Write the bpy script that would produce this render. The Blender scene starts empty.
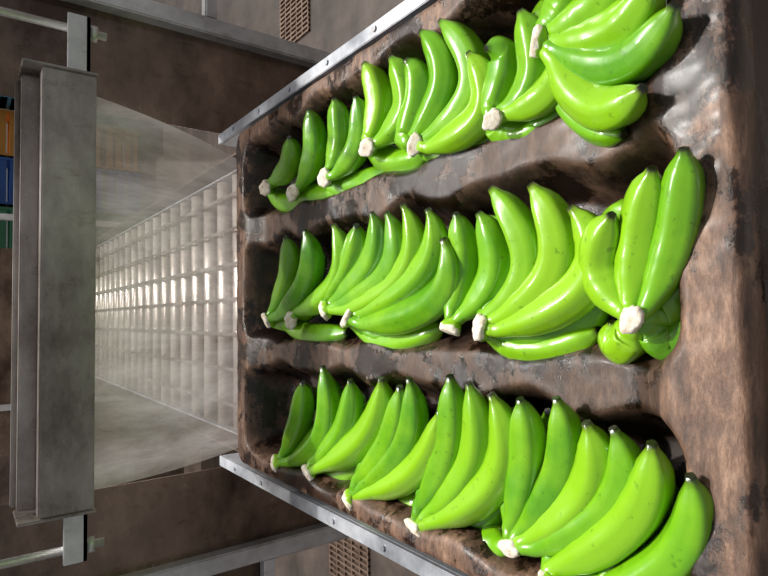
import bpy, bmesh, math, random
import numpy as np
from mathutils import Vector, Matrix, noise
random.seed(4)
SC=bpy.context.scene
SC.view_settings.view_transform='Standard'
ZR=0.90          # tray rim height above floor
CZ=ZR+0.42       # camera height

# ------------------------------------------------------------ camera (phone held sideways, looking down along the line)
cd=bpy.data.cameras.new('camera');cam=bpy.data.objects.new('camera',cd);SC.collection.objects.link(cam)
right=Vector((.99878,-.0475,.01355));up=Vector((.0172,.59155,.80608));back=right.cross(up)
M=Matrix((-up,right,back)).transposed().to_4x4()
M.translation=(0,0,CZ)
cam.matrix_world=M
cd.sensor_width=36;cd.lens=27.05;cd.clip_start=.01
SC.camera=cam

# ------------------------------------------------------------ node helpers
def mat(name):
    m=bpy.data.materials.new(name);m.use_nodes=True
    nt=m.node_tree;b=nt.nodes['Principled BSDF'];return m,nt,b
def N(nt,t,**k):
    n=nt.nodes.new(t)
    for a,v in k.items():setattr(n,a,v)
    return n
def ramp(nt,fac,stops):
    r=N(nt,'ShaderNodeValToRGB');e=r.color_ramp.elements
    while len(e)<len(stops):e.new(.5)
    for el,(p,c) in zip(e,stops):
        el.position=p;el.color=(*c,1) if len(c)==3 else c
    nt.links.new(fac,r.inputs[0]);return r
def noise_n(nt,scale,detail=6,rough=.6,vec=None,dist=0):
    n=N(nt,'ShaderNodeTexNoise');n.inputs['Scale'].default_value=scale
    n.inputs['Detail'].default_value=detail;n.inputs['Roughness'].default_value=rough;n.inputs['Distortion'].default_value=dist
    if vec:nt.links.new(vec,n.inputs['Vector'])
    return n
def objco(nt,scale=(1,1,1)):
    t=N(nt,'ShaderNodeTexCoord');m=N(nt,'ShaderNodeMapping');m.inputs['Scale'].default_value=scale
    nt.links.new(t.outputs['Object'],m.inputs[0]);return m.outputs[0]
def mixc(nt,fac,a,b,mode='MIX'):
    m=N(nt,'ShaderNodeMix',data_type='RGBA',blend_type=mode)
    for i,v in ((0,fac),(6,a),(7,b)):
        if hasattr(v,'links') or hasattr(v,'is_output'):nt.links.new(v,m.inputs[i])
        else:m.inputs[i].default_value=v if i==0 else (*v,1)
    return m.outputs[2]
def bump(nt,b,h,s,d=.002):
    n=N(nt,'ShaderNodeBump');n.inputs['Strength'].default_value=s;n.inputs['Distance'].default_value=d
    nt.links.new(h,n.inputs['Height']);nt.links.new(n.outputs[0],b.inputs['Normal'])

def metal(name,c1,c2,rough=.35,metallic=.8,scale=(3,3,3)):
    m,nt,b=mat(name);v=objco(nt,scale)
    n=noise_n(nt,3,10,.68,v);r=ramp(nt,n.outputs[0],[(.35,c1),(.65,c2)])
    n3=noise_n(nt,38,8,.75,objco(nt,(1,1,.4)));d=ramp(nt,n3.outputs[0],[(.30,(.55,.48,.42)),(.44,(1,1,1))])
    c=mixc(nt,.8,r.outputs[0],d.outputs[0],'MULTIPLY')
    nt.links.new(c,b.inputs['Base Color']);b.inputs['Metallic'].default_value=metallic
    rr=ramp(nt,n.outputs[0],[(.2,(rough-.1,)*3),(.8,(rough+.2,)*3)]);nt.links.new(rr.outputs[0],b.inputs['Roughness'])
    return m
STEEL=metal('brushed_steel',(.44,.43,.42),(.78,.77,.76),.32,.5)
BEAM=metal('beam_steel',(.13,.105,.088),(.50,.45,.41),.26,.6,(1,2,2))
DARKST=metal('brown_reflection_steel',(.06,.037,.027),(.30,.21,.155),.18,.6,(1,1,1.6))  # brown base colour stands in for dark surroundings mirrored in the steel
RAIL=metal('rail_steel',(.28,.29,.32),(.54,.55,.58),.38,.5)
ROLL=metal('roller_steel',(.40,.345,.31),(.68,.62,.57),.3,.5)

# banana skin
BAN,nt,b=mat('green_banana_skin')
at=N(nt,'ShaderNodeAttribute',attribute_name='along');ar=N(nt,'ShaderNodeAttribute',attribute_name='tone')
v=objco(nt)
n1=noise_n(nt,16,5,.6,v)
base=ramp(nt,ar.outputs['Fac'],[(0,(.075,.27,.003)),(.5,(.14,.39,.004)),(1,(.27,.52,.008))])
ns_=ramp(nt,n1.outputs[0],[(.38,(0,0,0)),(.7,(.75,.75,.75))]).outputs[0]
c=mixc(nt,ns_,base.outputs[0],(.24,.50,.008))
al=ramp(nt,at.outputs['Fac'],[(0,(1.0,1.0,1.0)),(.1,(.95,1,.8)),(.3,(1,1,1)),(.88,(1,1,1)),(.955,(.85,.85,.8)),(.98,(.50,.42,.28)),(.992,(.10,.075,.05)),(1,(.04,.03,.02))])
c=mixc(nt,1.0,c,al.outputs[0],'MULTIPLY')
sp=noise_n(nt,130,4,.6,v);spr=ramp(nt,sp.outputs[0],[(.63,(1,1,1)),(.70,(.4,.42,.25))])
c=mixc(nt,.6,c,spr.outputs[0],'MULTIPLY')
nt.links.new(c,b.inputs['Base Color'])
b.inputs['Roughness'].default_value=.36;b.inputs['Coat Weight'].default_value=.65;b.inputs['Coat Roughness'].default_value=.07
n2=noise_n(nt,40,5,.6,v);bump(nt,b,n2.outputs[0],.28,.002)
# crown
CRO,nt,b=mat('cut_crown_flesh')
v=objco(nt);n1=noise_n(nt,120,5,.7,v);r=ramp(nt,n1.outputs[0],[(.3,(.38,.25,.16)),(.43,(.72,.60,.46)),(.60,(.90,.83,.72))])
nt.links.new(r.outputs[0],b.inputs['Base Color']);b.inputs['Roughness'].default_value=.6;bump(nt,b,n1.outputs[0],.6,.002)

# tray plastic
TR,nt,b=mat('grimy_brown_plastic')
v=objco(nt);hh=N(nt,'ShaderNodeAttribute',attribute_name='wear')
n1=noise_n(nt,14,12,.75,v,.1);n2=noise_n(nt,55,10,.78,objco(nt,(.35,1,1)),.1);n4=noise_n(nt,13,12,.68,objco(nt,(.8,1,1)),.05)
n5=noise_n(nt,90,8,.8,objco(nt,(.12,1,1)),0)
c=ramp(nt,n1.outputs[0],[(.38,(.008,.004,.003)),(.52,(.042,.022,.014)),(.66,(.14,.076,.046))]).outputs[0]
lt=ramp(nt,n2.outputs[0],[(.38,(.05,.026,.016)),(.52,(.17,.092,.057)),(.66,(.40,.24,.155))]).outputs[0]
mm=N(nt,'ShaderNodeMath',operation='MULTIPLY');nt.links.new(hh.outputs['Fac'],mm.inputs[0]);mm.inputs[1].default_value=.9
c=mixc(nt,mm.outputs[0],c,lt)
drk=ramp(nt,n4.outputs[0],[(.455,(.10,.08,.07)),(.50,(1,1,1))]).outputs[0]
c=mixc(nt,.92,c,drk,'MULTIPLY')
scr=ramp(nt,n5.outputs[0],[(.62,(0,0,0)),(.70,(.4,.4,.4))]).outputs[0]
c=mixc(nt,scr,c,(.32,.195,.13))
nt.links.new(c,b.inputs['Base Color'])
rr=ramp(nt,n4.outputs[0],[(.45,(.13,)*3),(.52,(.48,)*3)]);nt.links.new(rr.outputs[0],b.inputs['Roughness'])
b.inputs['Coat Weight'].default_value=.08;b.inputs['Coat Roughness'].default_value=.2
bump(nt,b,n2.outputs[0],.6,.003)

# curtain
CU,nt,b=mat('clear_pvc_film')
v=objco(nt,(5,1,1.2));n1=noise_n(nt,2.0,8,.66,v,.5)
bc=ramp(nt,n1.outputs[0],[(.35,(.40,.345,.31)),(.65,(.72,.67,.64))]);nt.links.new(bc.outputs[0],b.inputs['Base Color'])
b.inputs['Roughness'].default_value=.12
b.inputs['Specular IOR Level'].default_value=.8
tl=N(nt,'ShaderNodeBsdfTranslucent');nt.links.new(bc.outputs[0],tl.inputs[0])
m1=N(nt,'ShaderNodeMixShader');m1.inputs[0].default_value=.35;nt.links.new(b.outputs[0],m1.inputs[1]);nt.links.new(tl.outputs[0],m1.inputs[2])
tr=N(nt,'ShaderNodeBsdfTransparent');tr.inputs[0].default_value=(.92,.885,.86,1)
mx=N(nt,'ShaderNodeMixShader');r=ramp(nt,n1.outputs[0],[(.35,(.40,)*3),(.7,(.68,)*3)])
nt.links.new(r.outputs[0],mx.inputs[0]);nt.links.new(tr.outputs[0],mx.inputs[1]);nt.links.new(m1.outputs[0],mx.inputs[2])
nt.links.new(mx.outputs[0],nt.nodes['Material Output'].inputs[0])
bump(nt,b,n1.outputs[0],.5,.01)

FL,nt,b=mat('wet_concrete');v=objco(nt);n1=noise_n(nt,3,9,.7,v)
nt.links.new(ramp(nt,n1.outputs[0],[(.3,(.030,.022,.018)),(.7,(.14,.105,.085))]).outputs[0],b.inputs['Base Color']);b.inputs['Roughness'].default_value=.35
WA,nt,b=mat('painted_block');v=objco(nt);n1=noise_n(nt,2,6,.6,v)
nt.links.new(ramp(nt,n1.outputs[0],[(.3,(.42,.44,.43)),(.7,(.62,.63,.60))]).outputs[0],b.inputs['Base Color'])
GR,nt,b=mat('rusty_grate');v=objco(nt);n1=noise_n(nt,20,5,.6,v)
nt.links.new(ramp(nt,n1.outputs[0],[(.3,(.12,.07,.05)),(.7,(.26,.18,.13))]).outputs[0],b.inputs['Base Color']);b.inputs['Metallic'].default_value=.4
def flat(name,c,ro=.5):
    m,nt,b=mat(name);v=objco(nt);n1=noise_n(nt,6,4,.5,v)
    nt.links.new(ramp(nt,n1.outputs[0],[(.3,tuple(x*.75 for x in c)),(.7,c)]).outputs[0],b.inputs['Base Color']);b.inputs['Roughness'].default_value=ro;return m

# ------------------------------------------------------------ mesh helpers
def obj(name,bm,mats,smooth=False,parent=None):
    me=bpy.data.meshes.new(name);bm.normal_update();bm.to_mesh(me);bm.free()
    for m in (mats if isinstance(mats,list) else [mats]):me.materials.append(m)
    if smooth:
        for p in me.polygons:p.use_smooth=True
    o=bpy.data.objects.new(name,me);SC.collection.objects.link(o)
    if parent:o.parent=parent
    return o
def box(bm,x0,x1,y0,y1,z0,z1,mi=0,bev=0):
    r=bmesh.ops.create_cube(bm,size=1);vs=r['verts']
    for v in vs:v.co=Vector(((x0+x1)/2+v.co.x*(x1-x0),(y0+y1)/2+v.co.y*(y1-y0),(z0+z1)/2+v.co.z*(z1-z0)))
    fs={f for v in vs for f in v.link_faces}
    for f in fs:f.material_index=mi
    if bev:
        es={e for v in vs for e in v.link_edges}
        bmesh.ops.bevel(bm,geom=list(es),offset=bev,segments=2,affect='EDGES')
def tube(bm,pts,r,n=14,mi=0,caps=True):
    rings=[];prev=None
    pts=[Vector(p) for p in pts]
    for i,p in enumerate(pts):
        t=(pts[min(i+1,len(pts)-1)]-pts[max(i-1,0)]).normalized()
        a=t.orthogonal().normalized() if prev is None else (prev-t*prev.dot(t)).normalized()
        prev=a;bb=t.cross(a);rr=r[i] if isinstance(r,(list,tuple)) else r
        rings.append([bm.verts.new(p+a*rr*math.cos(k*2*math.pi/n)+bb*rr*math.sin(k*2*math.pi/n)) for k in range(n)])
    for A,B in zip(rings,rings[1:]):
        for k in range(n):
            f=bm.faces.new((A[k],A[(k+1)%n],B[(k+1)%n],B[k]));f.material_index=mi;f.smooth=True
    if caps:
        bm.faces.new(rings[0][::-1]).material_index=mi;bm.faces.new(rings[-1]).material_index=mi
def empty(name,loc=(0,0,0)):
    o=bpy.data.objects.new(name,None);o.location=loc;SC.collection.objects.link(o);return o

# ------------------------------------------------------------ tray
X0,X1,Y0,Y1=-.270,.350,.166,1.046
CH=[(-.247,-.077),(-.047,.142),(.176,.326)]
def sstep(t):
    t=max(0,min(1,t));return t*t*(3-2*t)
def rbox(x,y,xa,xb,ya,yb,r):
    dx=abs(x-(xa+xb)/2)-(xb-xa)/2+r;dy=abs(y-(ya+yb)/2)-(yb-ya)/2+r
    return math.hypot(max(dx,0),max(dy,0))+min(max(dx,dy),0)-r
def tray_h(x,y):
    f=0
    wob=.006*math.sin(y*2*math.pi/.17)+.004*math.sin(y*2*math.pi/.11+x*9)
    for a,b in CH:
        d=rbox(x,y,a-wob*.6,b+wob,.207,1.012,.040)
        f=max(f,sstep(-d/.040))
    inner=min(x-(X0+.03),(X1-.03)-x,y-(Y0+.05),(Y1-.045)-y)
    top=-.022*sstep(inner/.05)
    h=top-(.085+top)*f
    e=min(x-X0,X1-x,y-Y0,Y1-y)
    if e<.009:h-=.009-math.sqrt(max(0,.009**2-(.009-e)**2))
    h+=.0016*noise.noise(Vector((x*22,y*22,0)))+.0008*noise.noise(Vector((x*70,y*40,3)))
    wear=max(0,1-f*3)*(1 if inner<.012 else .35)
    return h,wear
bm=bmesh.new();la=bm.verts.layers.float.new('wear')
nx,ny=190,260;g=[]
for j in range(ny+1):
    row=[]
    for i in range(nx+1):
        x=X0+(X1-X0)*i/nx;y=Y0+(Y1-Y0)*j/ny
        h,w=tray_h(x,y)
        cx=min(max(x,X0+.03),X1-.03);cy=min(max(y,Y0+.03),Y1-.03)
        dx,dy=x-cx,y-cy;px,py=x,y
        if dx and dy:
            m_=max(abs(dx),abs(dy));l=math.hypot(dx,dy);px,py=cx+dx*m_/l,cy+dy*m_/l
        v=bm.verts.new((px,py,ZR+h));v[la]=w;row.append(v)
    g.append(row)
for j in range(ny):
    for i in range(nx):
        bm.faces.new((g[j][i],g[j][i+1],g[j+1][i+1],g[j+1][i]))
ring=[g[0][i] for i in range(nx+1)]+[g[j][nx] for j in range(1,ny+1)]+[g[ny][i] for i in range(nx-1,-1,-1)]+[g[j][0] for j in range(ny-1,0,-1)]
ctr=Vector(((X0+X1)/2,(Y0+Y1)/2,0));prev=ring
for dz,s in ((-.03,1.0),(-.034,.985),(-.118,.965)):
    nr=[]
    for v in ring:
        p=v.co.copy();q=ctr+(p-ctr)*s;nv=bm.verts.new((q.x,q.y,ZR+dz));nv[la]=.2;nr.append(nv)
    for k in range(len(ring)):
        k2=(k+1)%len(ring);bm.faces.new((prev[k2],prev[k],nr[k],nr[k2]))
    prev=nr
bm.faces.new(prev[::-1])
obj('banana_tray',bm,TR,True)

# ------------------------------------------------------------ bananas
# each hand: cut crown x,y | per finger: root x,y, belly x,y, tip x,y in mm on the tray ('L' = lower rank), lift mm, size
UP=(-12,-18,4); LO=(-30,-44,-38)
HANDS=[
('-241,883|-228,877,-165,827,-99,775|-234,852,-169,747,-71,718',0,1),
('-235,777|-221,779,-161,694,-85,645|-217,740,-151,628,-77,575|-250,803,-232,737,-185,657L',0,1),
('-247,662|-220,654,-157,584,-84,538|-223,637,-152,552,-73,521|-228,622,-176,527,-103,468|-261,672,-259,615,-219,546L',0,.98),
('-245,525|-221,525,-150,478,-65,452|-228,511,-154,440,-70,425|-228,490,-157,402,-78,395|-255,538,-234,476,-187,411L|-258,548,-248,493,-225,419L',0,.94),
('-223,382|-210,389,-141,369,-79,358|-212,379,-142,331,-74,318|-213,367,-153,302,-91,289|-218,359,-156,279,-92,265|-240,419,-244,477,-236,520L',0,.90),
('-240,337|-229,338,-166,261,-97,230|-231,283,-177,222,-115,203|-248,341,-236,309,-213,267L',6,.88),
('-6,917|8,914,68,857,127,830|3,883,64,790,130,767|-10,940,-3,891,25,801L',0,1),
('-6,828|7,822,51,702,127,683|-15,882,-30,822,-25,714L',0,.98),
('8,721|23,735,70,670,118,625|18,715,72,617,130,591|14,699,56,578,125,559|8,680,54,546,129,527',0,.94),
('-4,663|0,655,51,514,117,483|-12,639,16,493,81,459|-21,656,-20,597,16,508L|-18,670,-34,609,-13,504L',0,.97),
('-16,463|4,468,58,452,106,442|-2,452,44,407,102,409',-4,.92),
('-15,410|-5,415,45,359,121,384|-9,404,42,327,115,336|-17,395,27,293,88,295|-23,394,-13,328,23,290L|-28,408,-34,363,-17,298L',4,.93),
('-7,242|2,256,38,276,74,250|2,248,54,241,103,217|0,236,51,214,112,194|-4,238,15,222,48,210L|-16,255,-29,277,-9,280L|-12,242,-25,232,-4,212L',14,.84),
('223,917|233,910,251,853,284,813|228,948,199,905,188,807L',0,.98),
('197,817|208,808,256,769,310,750|200,849,190,785,182,690L',0,.98),
('200,717|210,721,252,694,303,676|202,702,239,645,289,623|202,740,190,681,186,595L|200,746,182,686,180,629L',0,.96),
('217,607|231,618,280,598,326,603|223,595,256,540,312,545|220,627,200,591,196,524L',0,.96),
('197,511|211,539,267,517,298,517|208,526,264,473,320,488|202,511,243,428,318,455|191,497,211,413,267,414|198,524,186,470,193,411L',0,.94),
('189,384|203,395,250,379,258,384|197,382,222,343,277,340|194,375,202,325,228,290|198,398,185,365,192,318L|197,404,182,384,180,341L',6,.86),
('237,319|249,316,268,294,285,272|244,313,251,265,268,233|237,311,223,253,238,208|227,305,195,246,213,194|219,307,167,270,162,219',18,.93),
]
PS=[0,.05,.14,.26,.4,.68,.80,.88,.93,.965,.98,1.0]
PR=[.36,.40,.56,.85,1,1,.89,.72,.50,.28,.22,.20]
def finger(bm,la,lt,cr,P0,P1,P2,Rr,tone):
    C=2*P1-.5*(P0+P2)
    n=28;ns=20;pts=[]
    for i in range(n+1):
        s=i/n
        pts.append((1-s)**2*P0+2*s*(1-s)*C+s*s*P2)
    pts=[cr+(P0-cr)*.3]+[cr+(P0-cr)*.7]+pts
    acc=[0]
    for a,b in zip(pts,pts[1:]):acc.append(acc[-1]+(b-a).length)
    T=acc[-1];rings=[];prev=None
    for i,p in enumerate(pts):
        s=acc[i]/T
        t=(pts[min(i+1,len(pts)-1)]-pts[max(i-1,0)]).normalized()
        a=Vector((0,0,1)) if prev is None else prev
        a=(a-t*a.dot(t)).normalized();prev=a;bb=t.cross(a)
        rr=Rr*float(np.interp(s,PS,PR));rg=[]
        rid=.07*min(1,max(0,(s-.1)*5))
        for k in range(ns):
            ph=k*2*math.pi/ns
            q=rr*(1+rid*math.cos(5*ph+tone*6))
            v=bm.verts.new(p+a*q*math.cos(ph)+bb*q*math.sin(ph));v[la]=s;v[lt]=tone;rg.append(v)
        rings.append(rg)
    for A,B in zip(rings,rings[1:]):
        for k in range(ns):
            f=bm.faces.new((A[k],A[(k+1)%ns],B[(k+1)%ns],B[k]));f.smooth=True
    bm.faces.new(rings[0][::-1]);f=bm.faces.new(rings[-1])
def crown(bm,la,lt,c,fdir,sz):
    r=bmesh.ops.create_icosphere(bm,subdivisions=3,radius=1)
    x=fdir.normalized();z=Vector((0,0,1));y=z.cross(x).normalized();z=x.cross(y)
    for v in r['verts']:
        p=v.co.copy();k=1+.32*noise.noise(p*1.7+c*40)+.08*noise.noise(p*5+c*90)
        p*=k
        if p.x<-.35:p.x=-.35+(p.x+.35)*.08
        v.co=c+(x*p.x*.014+y*p.y*.0145+z*p.z*.0105)*sz;v[la]=.0
        v[lt]=1 if p.x>-.05 else 0
    for f in {f for v in r['verts'] for f in v.link_faces}:
        f.material_index=0 if sum(v[lt] for v in f.verts)>2.5 else 1;f.smooth=True
for spec,lift,sz in HANDS:
    parts=spec.split('|')
    bm=bmesh.new();la=bm.verts.layers.float.new('along');lt=bm.verts.layers.float.new('tone')
    dz=lift/1000
    q=[float(a) for a in parts[0].split(',')]
    cr=Vector((q[0]/1000,q[1]/1000,ZR-.004+dz))
    mid=Vector((0,0,0))
    for f in parts[1:]:
        lo=f.endswith('L');H=LO if lo else UP
        q=[float(a)/1000 for a in f.rstrip('L').split(',')]
        P=[Vector((q[2*i],q[2*i+1],ZR+H[i]/1000+dz)) for i in range(3)]
        mid+=P[0];rr=.0200*sz*random.uniform(.92,1.05);tn=random.random()
        finger(bm,la,lt,cr,*P,rr,tn)
        if not lo:   # inner rank of the hand, lying beneath
            Q=[P[0]+Vector((.004,.008,-.012)),P[1]+Vector((.012,.036,-.028)),P[2]+Vector((-.020,.036,-.034))]
            finger(bm,la,lt,cr,*Q,rr*.93,tn*.6)
    mid/=len(parts)-1
    crown(bm,la,lt,cr,(mid-cr),sz if sz>.9 else sz*.95)
    obj('banana_bunch',bm,[BAN,CRO])

# ------------------------------------------------------------ curtain beam
bm=bmesh.new()
box(bm,-.268,.356,.915,.948,CZ-.157,CZ-.088,0,.002)
box(bm,-.262,.350,.948,.962,CZ-.150,CZ-.066,0,.002)
box(bm,-.262,.350,.975,.985,CZ-.130,CZ-.060,0,.002)
box(bm,-.262,.350,.962,.975,CZ-.150,CZ-.138,0,.001)
box(bm,.356,.360,.912,.985,CZ-.159,CZ-.064,0,.001);box(bm,-.272,-.268,.912,.985,CZ-.159,CZ-.064,0,.001)
obj('curtain_support_beam',bm,BEAM)
for s,xe,xr in ((1,.360,.432),(-1,-.272,-.326)):
    bm=bmesh.new()
    a,b_=sorted((xe,xr+.015*s))
    box(bm,a,b_,.925,.965,CZ-.150,CZ-.144,0,.001)
    box(bm,a,b_,.925,.929,CZ-.150,CZ-.120,0,.001)
    tube(bm,[(xr,.945,CZ-.175),(xr,.945,CZ+.35)],.006,12)
    for zz in (-.157,-.137):
        tube(bm,[(xr,.945,CZ+zz-.005),(xr,.945,CZ+zz+.005)],.012,6)
    obj('hanger_bracket',bm,STEEL)
bm=bmesh.new();g=[];nu,nv=90,50
for j in range(nv+1):
    t=j/nv;row=[]
    xl=-.256+(.006)*t;xr=.350+(-.044)*t
    yy=.968+.125*t**1.1-.02*math.sin(t*math.pi);zz=CZ-.14-.335*t
    for i in range(nu+1):
        u=i/nu;row.append(bm.verts.new((xl+(xr-xl)*u,yy+(.002+.008*t)*math.sin(u*31+t*1.5+math.sin(u*11))+.006*math.sin(u*9-t*2),zz)))
    g.append(row)
for j in range(nv):
    for i in range(nu):bm.faces.new((g[j][i],g[j][i+1],g[j+1][i+1],g[j+1][i]))
obj('plastic_strip_curtain',bm,CU,True)

# ------------------------------------------------------------ conveyor
conv=empty('roller_conveyor',(0,0,0))
bm=bmesh.new()
for s,xi in ((1,.358),(-1,-.278)):
    a,b_=sorted((xi,xi+.020*s));box(bm,a,b_,-.3,1.15,ZR-.012,ZR-.006,0,.001)
    a,b_=sorted((xi,xi+.004*s));box(bm,a,b_,-.3,1.15,ZR-.20,ZR-.012,0,.001);box(bm,a,b_,1.15,3.9,ZR-.20,ZR-.12,0,.001)
    for k in range(12):
        y=-.25+k*.12
        tube(bm,[(xi+.010*s,y,ZR-.0065),(xi+.010*s,y,ZR-.0035)],.004,8)
obj('side_rails',bm,RAIL,parent=conv)
bm=bmesh.new()
for k in range(39):
    y=-.22+k*.105;zc=ZR-.118-.026
    tube(bm,[(-.272,y,zc),(.352,y,zc)],.025,18);tube(bm,[(-.279,y,zc),(.359,y,zc)],.006,8)
obj('rollers',bm,ROLL,parent=conv)
bm=bmesh.new()
for k in range(7):  # bars added to imitate the grid of roller reflections behind the curtain
    x=-.215+k*.085;box(bm,x,x+.008,1.16,3.85,ZR-.119,ZR-.109)
obj('reflection_grid_bars',bm,BEAM,parent=conv)
bm=bmesh.new()
for y in (-.25,1.9,3.8):
    for x in (-.285,.335):box(bm,x,x+.03,y,y+.03,0,ZR-.18)
obj('conveyor_legs',bm,RAIL,parent=conv)

# ------------------------------------------------------------ machine housing
mach=empty('wash_tunnel_frame')
bm=bmesh.new()
for x in (.578,-.503):
    box(bm,x,x+.035,1.13,1.165,0,CZ+.45,0,.003)
    box(bm,x,x+.035,3.9,3.935,0,CZ+.45,0,.003)
for x,y,z in ((.74,1.45,CZ+.3),(-.70,1.6,CZ+.3)):
    tube(bm,[(x,y,0),(x,y,z)],.014,14)
for z in (.46,.30):
    tube(bm,[(.613,1.30,CZ-z),(1.8,1.30,CZ-z+.03)],.010,14)
tube(bm,[(-.503,1.3,CZ-.60),(-1.6,1.3,CZ-.56)],.010,14)
obj('posts',bm,STEEL,parent=mach)
bm=bmesh.new()
box(bm,.385,.578,1.16,1.164,.25,CZ+.4);box(bm,-.470,-.305,1.16,1.164,.25,CZ+.4)
box(bm,.613,1.2,1.36,1.364,CZ-.30,CZ+.4);box(bm,-1.2,-.503,1.16,1.164,CZ-.52,CZ+.4)
box(bm,.385,.389,1.164,3.9,.25,ZR-.10);box(bm,-.309,-.305,1.164,3.9,.25,ZR-.10)
box(bm,-1.3,.42,3.95,3.955,.1,CZ+.3)
obj('side_plates',bm,DARKST,parent=mach)
bm=bmesh.new()
for x0,x1,z in ((.613,1.3,CZ-.42),(-1.3,-.503,CZ-.54)):
    box(bm,x0,x1,1.135,1.16,z,z+.025,0,.003)
obj('cross_bars',bm,STEEL,parent=mach)

# ------------------------------------------------------------ surroundings
bm=bmesh.new();box(bm,-5,5,-2,8,-.05,0);obj('floor',bm,FL)
bm=bmesh.new();box(bm,-5,5,8,8.1,0,3);obj('wall_back',bm,WA)
cols=[(.02,.10,.36),(.65,.28,.03),(.05,.28,.4),(.55,.5,.10),(.5,.5,.5),(.4,.08,.05),(.04,.2,.1)]
for k in range(12):
    c=cols[k%7]
    bm=bmesh.new();x=-2.0+k*.42;y=5.4+.1*(k%3)
    for lv in range(4):
        z=.0+lv*.32
        for q in (0,.075,.15,.225):box(bm,x,x+.38,y,y+.012,z+q,z+q+.05,0);box(bm,x,x+.38,y+.3,y+.312,z+q,z+q+.05,0);box(bm,x,x+.012,y,y+.3,z+q,z+q+.05,0);box(bm,x+.368,x+.38,y,y+.3,z+q,z+q+.05,0)
        for xx in (x,x+.36):box(bm,xx,xx+.02,y-.004,y+.316,z,z+.3)
        box(bm,x,x+.38,y,y+.3,z,z+.01)
    obj('produce_crate_stack',bm,flat('crate_plastic',c))
for cx,cy in ((-.965,2.07),(1.5,2.5),(.95,2.2)):
    bm=bmesh.new()
    for k in range(13):box(bm,cx-.15+k*.024,cx-.142+k*.024,cy-.15,cy+.15,.0,.012)
    for k in range(6):box(bm,cx-.15,cx+.15,cy-.15+k*.058,cy-.142+k*.058,.0,.010)
    obj('floor_drain_grate',bm,GR)

# ------------------------------------------------------------ light
w=bpy.data.worlds.new('world');SC.world=w;w.use_nodes=True
w.node_tree.nodes['Background'].inputs[0].default_value=(.93,.95,1,1);w.node_tree.nodes['Background'].inputs[1].default_value=.31
def area(name,loc,tgt,sx,sy,e,col):
    l=bpy.data.lights.new(name,'AREA');l.shape='RECTANGLE';l.size=sx;l.size_y=sy;l.energy=e;l.color=col
    o=bpy.data.objects.new(name,l);o.location=loc;SC.collection.objects.link(o)
    o.rotation_euler=(Vector(tgt)-Vector(loc)).to_track_quat('-Z','Y').to_euler()
area('skylight_lamp',(.5,1.6,3.0),(0,.5,ZR),1.3,.3,62,(1,.99,.96))
l=bpy.data.lights.new('sun','SUN');l.energy=3.0;l.angle=.02;l.color=(1,.98,.93)
o=bpy.data.objects.new('sun',l);SC.collection.objects.link(o);o.rotation_euler=Vector((-.35,-.48,-1)).to_track_quat('-Z','Y').to_euler()
